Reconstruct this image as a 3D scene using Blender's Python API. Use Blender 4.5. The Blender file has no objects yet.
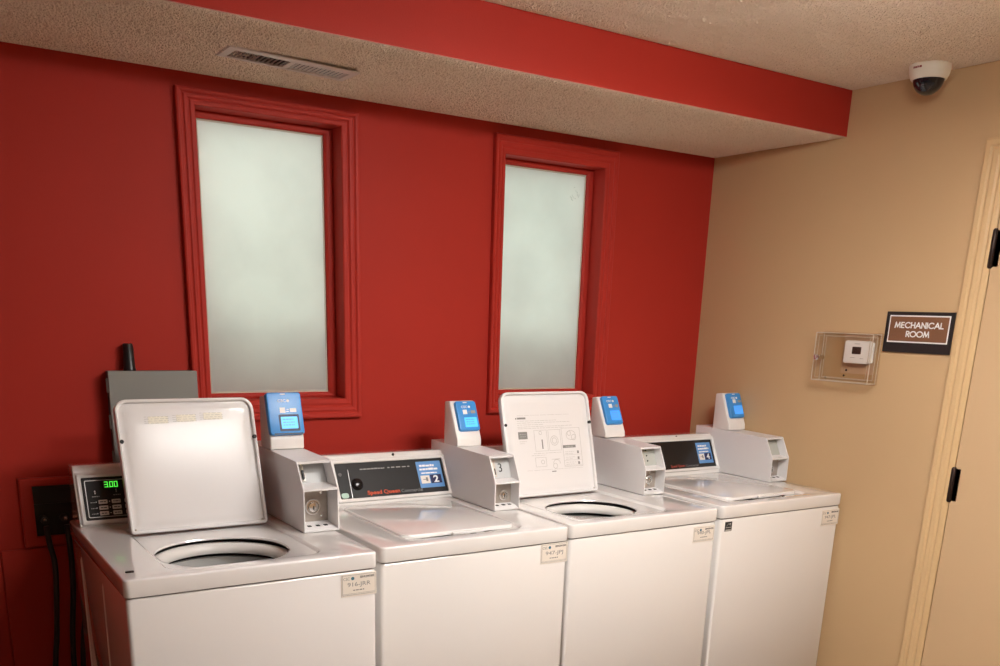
import bpy, bmesh, math, random
from mathutils import Vector, Matrix

C = bpy.context.scene.collection
SC = bpy.context.scene
PI = math.pi

# ---------------------------------------------------------------- camera
cam_d = bpy.data.cameras.new('camera')
cam = bpy.data.objects.new('camera', cam_d); C.objects.link(cam)
yaw, pit, roll = -0.5834, -0.2951, 0.0342
cy_, sy_ = math.cos(yaw), math.sin(yaw)
f0, r0, u0 = Vector((-sy_, cy_, 0)), Vector((cy_, sy_, 0)), Vector((0, 0, 1))
fw = f0 * math.cos(pit) + u0 * math.sin(pit)
up = u0 * math.cos(pit) - f0 * math.sin(pit)
rr = r0 * math.cos(roll) + up * math.sin(roll)
uu = up * math.cos(roll) - r0 * math.sin(roll)
M = Matrix((rr, uu, -fw)).transposed().to_4x4()
M.translation = Vector((-3.0731, -3.1268, 1.5367))
cam.matrix_world = M
cam_d.sensor_fit = 'HORIZONTAL'; cam_d.sensor_width = 36.0
cam_d.lens = 930.318 / 1000 * 36.0
cam_d.shift_x = 0.0
cam_d.shift_y = (597.34 - 333.0) / 1000
cam_d.clip_start = 0.02
SC.camera = cam

# ---------------------------------------------------------------- world (overcast daylight outside the windows)
w = bpy.data.worlds.new('world'); SC.world = w; w.use_nodes = True
nt = w.node_tree; nt.nodes.clear()
wo = nt.nodes.new('ShaderNodeOutputWorld'); bg = nt.nodes.new('ShaderNodeBackground')
tc = nt.nodes.new('ShaderNodeTexCoord'); sx = nt.nodes.new('ShaderNodeSeparateXYZ')
cr = nt.nodes.new('ShaderNodeValToRGB')
cr.color_ramp.elements[0].position = 0.42; cr.color_ramp.elements[0].color = (0.30, 0.36, 0.33, 1)
cr.color_ramp.elements[1].position = 0.72; cr.color_ramp.elements[1].color = (0.86, 0.96, 0.90, 1)
mp = nt.nodes.new('ShaderNodeMapRange'); mp.inputs['From Min'].default_value = -1; mp.inputs['From Max'].default_value = 1
nt.links.new(tc.outputs['Generated'], sx.inputs[0]); nt.links.new(sx.outputs['Z'], mp.inputs['Value'])
nt.links.new(mp.outputs[0], cr.inputs[0]); nt.links.new(cr.outputs[0], bg.inputs['Color'])
bg.inputs['Strength'].default_value = 3.3
nt.links.new(bg.outputs[0], wo.inputs['Surface'])

# ---------------------------------------------------------------- exposure, lamp strength
SC.view_settings.view_transform = 'Standard'
SC.view_settings.look = 'None'
SC.view_settings.gamma = 1.0
SC.view_settings.exposure = 0.0
SC.view_settings.use_curve_mapping = False
LAMP = 66.0            # radiance of the ceiling fixture's diffuser

# ================================================================ helpers
def mat(name, col, rough=0.5, metal=0.0, spec=0.5, emit=None, estr=0.0, coat=0.0, bump=None, trans=0.0, ior=1.45, var=None):
    m = bpy.data.materials.new(name); m.use_nodes = True
    t = m.node_tree; b = t.nodes['Principled BSDF']
    b.inputs['Base Color'].default_value = (*col, 1)
    b.inputs['Roughness'].default_value = rough
    b.inputs['Metallic'].default_value = metal
    b.inputs['Specular IOR Level'].default_value = spec
    b.inputs['Coat Weight'].default_value = coat
    b.inputs['Coat Roughness'].default_value = 0.03
    b.inputs['Transmission Weight'].default_value = trans
    b.inputs['IOR'].default_value = ior
    if emit:
        b.inputs['Emission Color'].default_value = (*emit, 1); b.inputs['Emission Strength'].default_value = estr
    co = None
    if bump or var:
        co = t.nodes.new('ShaderNodeTexCoord')
    if var:
        sc, amt = var
        n = t.nodes.new('ShaderNodeTexNoise'); n.inputs['Scale'].default_value = sc; n.inputs['Detail'].default_value = 4
        t.links.new(co.outputs['Object'], n.inputs['Vector'])
        mx = t.nodes.new('ShaderNodeMix'); mx.data_type = 'RGBA'
        mx.inputs[6].default_value = (*[c * (1 - amt) for c in col], 1)
        mx.inputs[7].default_value = (*[min(1, c * (1 + amt)) for c in col], 1)
        t.links.new(n.outputs['Fac'], mx.inputs[0]); t.links.new(mx.outputs[2], b.inputs['Base Color'])
    if bump:
        sc, st, di = bump
        n = t.nodes.new('ShaderNodeTexNoise'); n.inputs['Scale'].default_value = sc; n.inputs['Detail'].default_value = 3
        t.links.new(co.outputs['Object'], n.inputs['Vector'])
        bp = t.nodes.new('ShaderNodeBump'); bp.inputs['Strength'].default_value = st; bp.inputs['Distance'].default_value = di
        t.links.new(n.outputs['Fac'], bp.inputs['Height']); t.links.new(bp.outputs[0], b.inputs['Normal'])
    return m

RED = (0.42, 0.033, 0.022)
m_red = mat('red_wall_paint', RED, 0.5, spec=0.13, bump=(260, 0.22, 0.0015), var=(3.0, 0.05))
m_redtrim = mat('red_trim_paint', (0.44, 0.036, 0.025), 0.45, spec=0.15)
m_tan = mat('tan_wall_paint', (0.60, 0.41, 0.225), 0.55, spec=0.3, bump=(220, 0.2, 0.0015), var=(2.0, 0.04))
m_tantrim = mat('tan_trim_paint', (0.66, 0.46, 0.245), 0.38, spec=0.4)
m_door = mat('door_paint', (0.62, 0.43, 0.25), 0.45, spec=0.35, bump=(150, 0.06, 0.001))
m_floor = mat('floor_vinyl', (0.27, 0.205, 0.155), 0.4, var=(6, 0.15))
m_white = mat('white_enamel', (0.79, 0.775, 0.765), 0.16, spec=0.5, coat=0.9)
m_lidin = mat('white_lid_enamel', (0.80, 0.785, 0.78), 0.19, spec=0.5)
m_white2 = mat('white_powder_coat', (0.79, 0.775, 0.775), 0.34, spec=0.45)
m_plastic = mat('white_plastic', (0.82, 0.79, 0.76), 0.32)
m_cream = mat('cream_enamel', (0.79, 0.772, 0.752), 0.14, spec=0.5, coat=0.9)
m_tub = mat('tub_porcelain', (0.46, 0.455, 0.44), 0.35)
m_dark = mat('dark_gap', (0.02, 0.02, 0.02), 0.6)
m_black = mat('black_plastic', (0.013, 0.013, 0.014), 0.35)
m_face = mat('black_faceplate', (0.026, 0.025, 0.025), 0.38, spec=0.18)
m_facedk = mat('black_gloss_faceplate', (0.010, 0.009, 0.010), 0.18)
m_rubber = mat('black_rubber', (0.02, 0.02, 0.02), 0.6)
m_silver = mat('silver_trim', (0.55, 0.55, 0.55), 0.35, metal=0.7)
m_steel = mat('brushed_steel', (0.55, 0.51, 0.46), 0.36, metal=0.85, var=(40, 0.1))
m_steelplate = mat('dull_steel_plate', (0.42, 0.375, 0.33), 0.42, metal=0.45, var=(60, 0.12))
m_chrome = mat('chrome', (0.75, 0.74, 0.72), 0.18, metal=1.0)
m_grayplate = mat('gray_plate', (0.50, 0.51, 0.51), 0.45)
m_greenplate = mat('grey_green_plate', (0.44, 0.45, 0.41), 0.45)
m_graycab = mat('grey_cabinet_paint', (0.27, 0.275, 0.255), 0.45, bump=(300, 0.1, 0.001))
m_darkgray = mat('dark_grey_metal', (0.085, 0.075, 0.075), 0.5)
m_blue = mat('blue_plastic', (0.050, 0.285, 0.70), 0.32)
m_bluest = mat('blue_sticker', (0.115, 0.295, 0.62), 0.4)
m_navy = mat('navy_print', (0.010, 0.014, 0.075), 0.4)
m_screen = mat('lit_screen', (0.05, 0.3, 0.6), 0.25, emit=(0.13, 0.60, 0.95), estr=0.85)
m_screen2 = mat('lit_screen_blue', (0.05, 0.2, 0.6), 0.25, emit=(0.07, 0.36, 0.92), estr=0.8)
m_led = mat('green_led', (0.02, 0.3, 0.02), 0.4, emit=(0.10, 0.92, 0.07), estr=1.1)
m_indic = mat('pale_green_indicator', (0.34, 0.52, 0.42), 0.3)
m_ink = mat('black_ink', (0.02, 0.02, 0.02), 0.6)
m_inkg = mat('grey_ink', (0.24, 0.235, 0.225), 0.6)
m_inkl = mat('pale_grey_ink', (0.44, 0.43, 0.41), 0.6)
m_wprint = mat('white_print', (0.86, 0.86, 0.85), 0.5)
m_wfaint = mat('faint_print', (0.34, 0.33, 0.32), 0.5)
m_orange = mat('orange_print', (0.80, 0.115, 0.045), 0.5)
m_orangedk = mat('dull_orange_print', (0.33, 0.05, 0.025), 0.5)
m_gprint = mat('grey_print', (0.22, 0.22, 0.23), 0.5)
m_teal = mat('teal_print', (0.03, 0.14, 0.20), 0.5)
m_label = mat('cream_label', (0.80, 0.74, 0.66), 0.42)
m_labelw = mat('cream_sticker', (0.86, 0.82, 0.70), 0.4)
m_button = mat('grey_button', (0.68, 0.67, 0.62), 0.45)
m_signblk = mat('sign_black', (0.022, 0.018, 0.018), 0.35)
m_signbrn = mat('sign_brown', (0.215, 0.098, 0.050), 0.5, bump=(90, 0.15, 0.001))
m_bronze = mat('dark_bronze', (0.030, 0.017, 0.013), 0.4, metal=0.5)
m_vent = mat('vent_enamel', (0.70, 0.62, 0.56), 0.4)
m_camw = mat('camera_housing', (0.80, 0.76, 0.65), 0.35)
m_camdome = mat('smoked_dome', (0.012, 0.013, 0.018), 0.06, coat=0.5)
m_redprint = mat('red_print', (0.25, 0.03, 0.03), 0.5)
m_lcd = mat('lcd_dark', (0.045, 0.028, 0.022), 0.3)
m_hose = mat('grey_hose', (0.03, 0.03, 0.032), 0.5)
m_brass = mat('nickel_valve', (0.60, 0.57, 0.53), 0.25, metal=1.0)
m_lampd = mat('lamp_diffuser', (0.9, 0.9, 0.9), 0.5, emit=(1.0, 0.96, 0.92), estr=LAMP)
m_lampd2 = mat('dimmer_lamp_diffuser', (0.9, 0.9, 0.9), 0.5, emit=(1.0, 0.96, 0.92), estr=LAMP * 0.72)
m_outside = mat('shade_block_dark', (0.10, 0.11, 0.10), 0.8)

def popcorn_mat():
    m = bpy.data.materials.new('popcorn_ceiling'); m.use_nodes = True
    t = m.node_tree; b = t.nodes['Principled BSDF']
    b.inputs['Base Color'].default_value = (0.86, 0.74, 0.60, 1); b.inputs['Roughness'].default_value = 0.85
    b.inputs['Specular IOR Level'].default_value = 0.15
    co = t.nodes.new('ShaderNodeTexCoord')
    hs = []
    for sc, wt in ((85, .55), (170, .40), (330, .18)):
        v = t.nodes.new('ShaderNodeTexVoronoi'); v.inputs['Scale'].default_value = sc; v.feature = 'F1'
        t.links.new(co.outputs['Object'], v.inputs['Vector'])
        k = t.nodes.new('ShaderNodeMath'); k.operation = 'MULTIPLY'; k.inputs[1].default_value = -wt
        t.links.new(v.outputs['Distance'], k.inputs[0]); hs.append(k)
    a = t.nodes.new('ShaderNodeMath'); a.operation = 'ADD'; t.links.new(hs[0].outputs[0], a.inputs[0]); t.links.new(hs[1].outputs[0], a.inputs[1])
    a2 = t.nodes.new('ShaderNodeMath'); a2.operation = 'ADD'; t.links.new(a.outputs[0], a2.inputs[0]); t.links.new(hs[2].outputs[0], a2.inputs[1])
    bp = t.nodes.new('ShaderNodeBump'); bp.inputs['Strength'].default_value = 1.0; bp.inputs['Distance'].default_value = 0.006
    t.links.new(a2.outputs[0], bp.inputs['Height']); t.links.new(bp.outputs[0], b.inputs['Normal'])
    return m
m_pop = popcorn_mat()

def frost_mat(name, tint, seed, smudge):
    m = bpy.data.materials.new(name); m.use_nodes = True
    t = m.node_tree; t.nodes.clear()
    o = t.nodes.new('ShaderNodeOutputMaterial')
    tr = t.nodes.new('ShaderNodeBsdfTranslucent'); df = t.nodes.new('ShaderNodeBsdfDiffuse'); gl = t.nodes.new('ShaderNodeBsdfGlossy')
    gl.inputs['Roughness'].default_value = 0.35
    co = t.nodes.new('ShaderNodeTexCoord'); mp_ = t.nodes.new('ShaderNodeMapping'); mp_.inputs['Location'].default_value = (seed, seed * 2.1, seed * .7)
    n = t.nodes.new('ShaderNodeTexNoise'); n.inputs['Scale'].default_value = 4.5; n.inputs['Detail'].default_value = 5
    t.links.new(co.outputs['Object'], mp_.inputs[0]); t.links.new(mp_.outputs[0], n.inputs['Vector'])
    cr = t.nodes.new('ShaderNodeValToRGB')
    cr.color_ramp.elements[0].position = 0.3; cr.color_ramp.elements[0].color = (*[c * smudge for c in tint], 1)
    cr.color_ramp.elements[1].position = 0.62; cr.color_ramp.elements[1].color = (*tint, 1)
    t.links.new(n.outputs['Fac'], cr.inputs[0])
    t.links.new(cr.outputs[0], tr.inputs['Color']); t.links.new(cr.outputs[0], df.inputs['Color'])
    m1 = t.nodes.new('ShaderNodeMixShader'); m1.inputs[0].default_value = 0.35
    m2 = t.nodes.new('ShaderNodeMixShader'); m2.inputs[0].default_value = 0.04
    t.links.new(tr.outputs[0], m1.inputs[1]); t.links.new(df.outputs[0], m1.inputs[2])
    t.links.new(m1.outputs[0], m2.inputs[1]); t.links.new(gl.outputs[0], m2.inputs[2])
    t.links.new(m2.outputs[0], o.inputs['Surface'])
    return m
m_glass1 = frost_mat('frosted_glass', (0.82, 0.845, 0.805), 3.0, 0.90)
m_glass2 = frost_mat('frosted_glass_pale', (0.83, 0.865, 0.835), 8.0, 0.91)

def acrylic_mat():
    m = bpy.data.materials.new('clear_acrylic'); m.use_nodes = True
    t = m.node_tree; t.nodes.clear()
    o = t.nodes.new('ShaderNodeOutputMaterial'); tr = t.nodes.new('ShaderNodeBsdfTransparent'); gl = t.nodes.new('ShaderNodeBsdfGlossy')
    tr.inputs['Color'].default_value = (0.95, 0.935, 0.91, 1); gl.inputs['Roughness'].default_value = 0.06
    lw = t.nodes.new('ShaderNodeLayerWeight'); pw = t.nodes.new('ShaderNodeMath'); pw.operation = 'POWER'; pw.inputs[1].default_value = 4.0
    fr = t.nodes.new('ShaderNodeMath'); fr.operation = 'MULTIPLY_ADD'; fr.inputs[1].default_value = 0.5; fr.inputs[2].default_value = 0.035
    t.links.new(lw.outputs['Facing'], pw.inputs[0]); t.links.new(pw.outputs[0], fr.inputs[0])
    mx = t.nodes.new('ShaderNodeMixShader')
    t.links.new(fr.outputs[0], mx.inputs[0]); t.links.new(tr.outputs[0], mx.inputs[1]); t.links.new(gl.outputs[0], mx.inputs[2])
    t.links.new(mx.outputs[0], o.inputs['Surface'])
    return m
m_acryl = acrylic_mat()
m_acedge = mat('acrylic_edge', (0.62, 0.53, 0.42), 0.25, spec=0.6)

def obj(name, bm, m=None, parent=None, smooth=False, mats=None, angle=None):
    me = bpy.data.meshes.new(name)
    bmesh.ops.recalc_face_normals(bm, faces=bm.faces)
    bm.to_mesh(me); bm.free()
    for mm in (mats or [m]): me.materials.append(mm)
    if smooth:
        for p in me.polygons: p.use_smooth = True
        try: me.set_sharp_from_angle(angle=math.radians(angle or 38))
        except Exception: pass
    o = bpy.data.objects.new(name, me); C.objects.link(o)
    if parent: o.parent = parent
    return o

def tag(o, label, cat, group=None):
    o['label'] = label; o['category'] = cat
    if group: o['group'] = group
    return o

def thing(name, label, cat, loc=(0, 0, 0), group=None):
    o = bpy.data.objects.new(name, None); C.objects.link(o)
    o.empty_display_size = 0.1; o.location = loc
    return tag(o, label, cat, group)

def struct(o):
    o['kind'] = 'structure'; return o

ID = lambda x, y, z: Vector((x, y, z))

def face(bm, vs, mi=0):
    try:
        f = bm.faces.new(vs); f.material_index = mi; return f
    except ValueError:
        return None

def box(bm, x0, x1, y0, y1, z0, z1, F=ID, bev=0.0, seg=2, mi=0):
    """box in the frame F; optional bevel"""
    vs = [bm.verts.new(F(x, y, z)) for x in (x0, x1) for y in (y0, y1) for z in (z0, z1)]
    fs = [(0, 1, 3, 2), (4, 6, 7, 5), (0, 4, 5, 1), (2, 3, 7, 6), (0, 2, 6, 4), (1, 5, 7, 3)]
    nf = [face(bm, [vs[i] for i in f], mi) for f in fs]
    if bev > 0:
        es = list({e for f in nf for e in f.edges})
        bmesh.ops.bevel(bm, geom=es, offset=bev, segments=seg, profile=0.5, affect='EDGES')
    return bm

def loft(bm, loops, cap0=False, cap1=False, closed=True, mi=0):
    """quads between successive loops of equal point count"""
    L = [[bm.verts.new(p) for p in lp] for lp in loops]
    n = len(L[0])
    for a, b in zip(L, L[1:]):
        for i in range(n if closed else n - 1):
            j = (i + 1) % n
            face(bm, (a[i], a[j], b[j], b[i]), mi)
    if cap0: face(bm, list(reversed(L[0])), mi)
    if cap1: face(bm, L[-1], mi)
    return L

def rrect(x0, x1, y0, y1, r, n=6, m=0):
    r = max(r, 1e-4)
    out = []
    for cx, cy, a in ((x1 - r, y1 - r, 0), (x0 + r, y1 - r, 90), (x0 + r, y0 + r, 180), (x1 - r, y0 + r, 270)):
        for k in range(n + 1):
            t = math.radians(a + 90 * k / n)
            out.append((cx + r * math.cos(t), cy + r * math.sin(t)))
    if m:       # extra points along the straight sides
        q, k = [], n + 1
        for i, p in enumerate(out):
            q.append(p)
            if i % k == n:
                e = out[(i + 1) % len(out)]
                q += [(p[0] + (e[0] - p[0]) * j / (m + 1), p[1] + (e[1] - p[1]) * j / (m + 1)) for j in range(1, m + 1)]
        out = q
    return out

def slab(bm, x0, x1, y0, y1, r, z0, z1, F=ID, edge=0.0, n=5, mi=0, both=False):
    """rounded rectangle plate from z0 to z1 (z1 the seen face) with a softened edge"""
    def lp(i, z): return [F(x, y, z) for x, y in rrect(x0 + i, x1 - i, y0 + i, y1 - i, r - i, n)]
    loops = []
    if both and edge: loops += [lp(edge, z0), lp(0, z0 + edge * (1 if z1 > z0 else -1))]
    else: loops += [lp(0, z0)]
    s = 1 if z1 > z0 else -1
    if edge:
        for k in range(0, 4):
            t = k / 3 * PI / 2
            loops.append(lp(edge * (1 - math.cos(t)), z1 - s * edge * (1 - math.sin(t))))
    else: loops.append(lp(0, z1))
    loft(bm, loops, True, True, mi=mi)
    return bm

def prism_x(bm, prof, x0, x1, bev=0.0, F=ID, mi=0, seg=2):
    """closed (y,z) profile extruded along x"""
    a = [bm.verts.new(F(x0, y, z)) for y, z in prof]; b = [bm.verts.new(F(x1, y, z)) for y, z in prof]
    n = len(prof); fs = [face(bm, a, mi), face(bm, list(reversed(b)), mi)]
    for i in range(n): fs.append(face(bm, (a[i], b[i], b[(i + 1) % n], a[(i + 1) % n]), mi))
    if bev > 0:
        es = list({e for f in fs for e in f.edges})
        bmesh.ops.bevel(bm, geom=es, offset=bev, segments=seg, profile=0.5, affect='EDGES')
    return bm

def lathe(bm, prof, n=32, F=ID, cap0=False, cap1=False, sx=1.0, sy=1.0, c=(0, 0), mi=0):
    loops = [[F(c[0] + r * sx * math.cos(2 * PI * k / n), c[1] + r * sy * math.sin(2 * PI * k / n), z) for k in range(n)] for r, z in prof]
    loft(bm, loops, cap0, cap1, mi=mi); return bm

def tube(bm, pts, r, n=8):
    loops = []
    P = [Vector(p) for p in pts]
    prev = None
    for i, p in enumerate(P):
        d = (P[min(i + 1, len(P) - 1)] - P[max(i - 1, 0)]).normalized()
        a = prev if prev is not None else (Vector((0, 0, 1)) if abs(d.z) < 0.9 else Vector((1, 0, 0)))
        s = d.cross(a).normalized(); t = s.cross(d).normalized(); prev = t
        loops.append([p + (s * math.cos(2 * PI * k / n) + t * math.sin(2 * PI * k / n)) * r for k in range(n)])
    loft(bm, loops, True, True); return bm

def smoothpath(pts, k=8):
    P = [Vector(p) for p in pts]; out = []
    for i in range(len(P) - 1):
        p0, p1, p2, p3 = P[max(i - 1, 0)], P[i], P[i + 1], P[min(i + 2, len(P) - 1)]
        for j in range(k):
            t = j / k
            out.append(0.5 * ((2 * p1) + (p2 - p0) * t + (2 * p0 - 5 * p1 + 4 * p2 - p3) * t * t + (3 * p1 - p0 - 3 * p2 + p3) * t ** 3))
    out.append(P[-1]); return out

def text_bm(body, x0, x1, y0, y1, F, depth=0.0006, bold=0.0, space=1.0, shear=0.0):
    """lettering fitted to the rectangle x0..x1, y0..y1 in the frame F, raised by depth"""
    cu = bpy.data.curves.new('lettering', 'FONT'); cu.body = body; cu.size = 1; cu.offset = bold; cu.resolution_u = 3
    cu.space_character = space; cu.shear = shear; cu.align_x = 'CENTER'
    o = bpy.data.objects.new('lettering', cu); C.objects.link(o)
    dg = bpy.context.evaluated_depsgraph_get()
    me = bpy.data.meshes.new_from_object(o.evaluated_get(dg))
    bpy.data.objects.remove(o); bpy.data.curves.remove(cu)
    bm = bmesh.new(); bm.from_mesh(me); bpy.data.meshes.remove(me)
    xs = [v.co.x for v in bm.verts]; ys = [v.co.y for v in bm.verts]
    ax, bx, ay, by = min(xs), max(xs), min(ys), max(ys)
    r = bmesh.ops.extrude_face_region(bm, geom=bm.faces[:])
    for e in r['geom']:
        if isinstance(e, bmesh.types.BMVert): e.co.z = 1
    for v in bm.verts:
        v.co = F(x0 + (v.co.x - ax) / (bx - ax) * (x1 - x0), y0 + (v.co.y - ay) / (by - ay) * (y1 - y0), depth if v.co.z > .5 else 0.0)
    return bm

def dashes(bm, x0, x1, y0, h, F, seed, word=0.006, gap=0.0022, z=0.0004, z0=0.0, skew=0.0):
    """a printed line too small to read: short strokes of ink of word length"""
    rnd = random.Random(seed); x = x0
    while x < x1 - 0.002:
        l = min(word * rnd.uniform(0.5, 1.6), x1 - x)
        yy = y0 + skew * (x - x0)
        box(bm, x, x + l, yy, yy + h * rnd.uniform(0.75, 1.0), z0, z0 + z, F)
        x += l + gap
    return bm

def plane_frame(P0, ux, uy):
    P0, ux, uy = Vector(P0), Vector(ux).normalized(), Vector(uy).normalized(); n = ux.cross(uy).normalized()
    return lambda u, v, d: P0 + ux * u + uy * v + n * d

# ================================================================ setting
HS, DS, HC = 2.197, 0.662, 2.350            # soffit underside, soffit depth, ceiling
XL, YF = -6.2, -5.0                       # left wall, wall behind the camera

W1 = dict(o=(-2.2336, -1.6415, 1.1676, 2.1538), i=(-2.1745, -1.7036, 1.2342, 2.1087), g=(-2.152, -1.7320, 1.2510, 2.0880))
W2 = dict(o=(-1.1052, -0.5306, 1.1657, 2.1608), i=(-1.0575, -0.5907, 1.2300, 2.0956), g=(-1.037, -0.6190, 1.2480, 2.0755))

# back wall: red, with the two window openings
bm = bmesh.new()
WT = 0.14
xs = [XL - .1, W1['i'][0], W1['i'][1], W2['i'][0], W2['i'][1], 0.1]
E_ = .004
for k in (0, 2, 4): box(bm, xs[k] + (E_ if k else 0), xs[k + 1] - (E_ if k < 4 else 0), 0, WT, -0.1, HC + .02)
for W in (W1, W2):
    a, b, z0, z1 = W['i']
    box(bm, a - E_, b + E_, 0, WT, -0.1, z0 - E_); box(bm, a - E_, b + E_, 0, WT, z1 + E_, HC + .02)
struct(obj('wall_back', bm, m_red))

# right wall: tan, with the door opening
DY0, DY1, DZ = -1.2963, -2.24, 2.045
bm = bmesh.new()
box(bm, 0, .12, DY0, .14, -.1, HC + .02); box(bm, 0, .12, YF - .1, DY1, -.1, HC + .02); box(bm, 0, .12, DY1, DY0, DZ, HC + .02)
struct(obj('wall_right', bm, m_tan))
bm = bmesh.new(); box(bm, XL - .12, XL, YF - .1, .14, -.1, HC + .02); struct(obj('wall_left', bm, m_red))
bm = bmesh.new(); box(bm, XL - .1, .1, YF - .12, YF, -.1, HC + .02); struct(obj('wall_front', bm, m_tan))
bm = bmesh.new(); box(bm, XL - .1, .12, YF - .1, .14, -.1, 0); struct(obj('floor', bm, m_floor))
bm = bmesh.new(); box(bm, XL - .1, .12, YF - .1, .14, HC, HC + .12); ceil_ = struct(obj('ceiling', bm, m_pop))

# soffit: red front, textured underside
bm = bmesh.new()
prof = [(-DS, HC + .01), (-DS, HS + .0008), (-DS + .0006, HS - .0004), (-DS + .003, HS - .0006), (.0, HS), (.0, HC + .01)]
a = [bm.verts.new((XL, y, z)) for y, z in prof]; b = [bm.verts.new((0, y, z)) for y, z in prof]
for i in range(len(prof)):
    j = (i + 1) % len(prof)
    face(bm, (a[i], b[i], b[j], a[j]), 1 if i in (3,) else (2 if i in (1, 2) else 0))
face(bm, a); face(bm, b)
m_edge = mat('soffit_edge_bead', (0.62, 0.36, 0.28), 0.5)
sof_ = struct(obj('trim_soffit', bm, mats=[m_red, m_pop, m_edge]))

# sprayed popcorn texture: a finely lumped skin on the soffit underside and on the ceiling in front of it
from mathutils import noise
def popcorn(name, x0, x1, y0, y1, z, parent, step=.0031):
    rnd = random.Random(11); nx, ny = int((x1 - x0) / step), int((y1 - y0) / step); vs = []
    for j in range(ny + 1):
        for i in range(nx + 1):
            x, y = x0 + (x1 - x0) * i / nx, y0 + (y1 - y0) * j / ny
            n1 = noise.noise((x * 140, y * 140, 3.1)); n2 = noise.noise((x * 270, y * 270, 9.7))
            h = max(0.0, .25 + n1 * .9 + n2 * .55) ** 1.4 * .0040 + rnd.random() ** 3 * .0034
            e = min(i, nx - i, j, ny - j)
            vs.append((x, y, z - (.0004 + h * (min(e, 7) / 7.0))))
    fs = [(j * (nx + 1) + i, j * (nx + 1) + i + 1, (j + 1) * (nx + 1) + i + 1, (j + 1) * (nx + 1) + i) for j in range(ny) for i in range(nx)]
    me = bpy.data.meshes.new(name); me.from_pydata(vs, [], fs); me.materials.append(m_pop); me.flip_normals()
    o = bpy.data.objects.new(name, me); C.objects.link(o); o.parent = parent; struct(o)
    return o
popcorn('soffit_texture', -3.2, -.001, -DS + .002, -.001, HS, sof_)
popcorn('ceiling_texture', -1.95, -.001, -1.66, -DS - .001, HC, ceil_)

# lower wall boards left of the machines, with their seams
bm = bmesh.new()
box(bm, -2.838, -2.20, -0.008, 0.0, 0.10, 0.797, bev=.002)
box(bm, XL, -2.842, -0.005, 0.0, 0.10, 0.793, bev=.002)
struct(obj('trim_board', bm, m_redtrim))

def window(name, W, mg):
    root = bpy.data.objects.new(name, None); C.objects.link(root); struct(root)
    xo0, xo1, zo0, zo1 = W['o']; xi0, xi1, zi0, zi1 = W['i']; xg0, xg1, zg0, zg1 = W['g']
    root.location = (xi0, 0, zi0)
    ox, oz = xi0, zi0
    cw = xo1 - xi1
    prof = [(0, .06), (0, -.012), (.004, -.0155), (.015, -.0165), (.019, -.0135), (.022, -.0135), (.027, -.0185), (.036, -.0195), (.040, -.016), (.043, -.016), (.048, -.021), (.056, -.022), (cw - .001, -.020), (cw, -.017), (cw, 0.001)]
    bm = bmesh.new(); loops = []
    tl, tt, tb = xi0 - xo0, zo1 - zi1, zi0 - zo0
    for o, y in prof:
        fl, ft, fb = o * tl / cw, o * tt / cw, o * tb / cw
        loops.append([(xi0 - fl - ox, y, zi0 - fb - oz), (xi1 + o - ox, y, zi0 - fb - oz), (xi1 + o - ox, y, zi1 + ft - oz), (xi0 - fl - ox, y, zi1 + ft - oz)])
    loft(bm, loops)
    struct(obj('window_casing', bm, m_redtrim, root))
    # inner stop around the pane
    bm = bmesh.new()
    P = [(0.0, .058), (.0, .062), (.35, .060), (.75, .061), (1.0, .066), (1.0, .085), (0, .085)]
    loops = []
    for t, y in P:
        a = xi0 + (xg0 - xi0) * t; b = xi1 + (xg1 - xi1) * t; c = zi0 + (zg0 - zi0) * t; d = zi1 + (zg1 - zi1) * t
        loops.append([(a - ox, y, c - oz), (b - ox, y, c - oz), (b - ox, y, d - oz), (a - ox, y, d - oz)])
    loft(bm, loops)
    struct(obj('window_frame', bm, m_redtrim, root))
    bm = bmesh.new(); box(bm, xg0 - .004 - ox, xg1 + .004 - ox, .075, .081, zg0 - .004 - oz, zg1 + .004 - oz)
    struct(obj('window_pane', bm, mg, root))
    # pale bead of sealant at the pane edge
    bm = bmesh.new(); loops = []
    for i_, y in ((0, .0742), (.005, .0738), (.006, .0752), (0, .0752)):
        loops.append([(xg0 + i_ - ox, y, zg0 + i_ - oz), (xg1 - i_ - ox, y, zg0 + i_ - oz), (xg1 - i_ - ox, y, zg1 - i_ - oz), (xg0 + i_ - ox, y, zg1 - i_ - oz)])
    loft(bm, loops + [loops[0]])
    struct(obj('window_seal', bm, mat('glazing_bead', (0.62, 0.60, 0.50), 0.5), root))
    return root
window('window_1', W1, m_glass1)
w2 = window('window_2', W2, m_glass2)
bm = bmesh.new()   # small ring-shaped scuff high on the second pane
m_scuff = mat('scuff_grey', (0.60, 0.66, 0.63), 0.6)
rs = random.Random(5)
for k in range(16):
    a0 = rs.uniform(0, 2 * PI); r_ = rs.choice((.013, .014, .022, .024)) * rs.uniform(.85, 1.1); da = rs.uniform(.15, .45)
    P_ = [(-.052 + r_ * math.cos(a0 + da * j / 4), .772 + r_ * 1.1 * math.sin(a0 + da * j / 4)) for j in range(5)]
    tube(bm, [(W2['g'][1] - W2['i'][0] + p[0], .0750, p[1]) for p in P_], rs.uniform(.0009, .0016), 5)
struct(obj('window_scuff', bm, m_scuff, w2))

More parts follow.
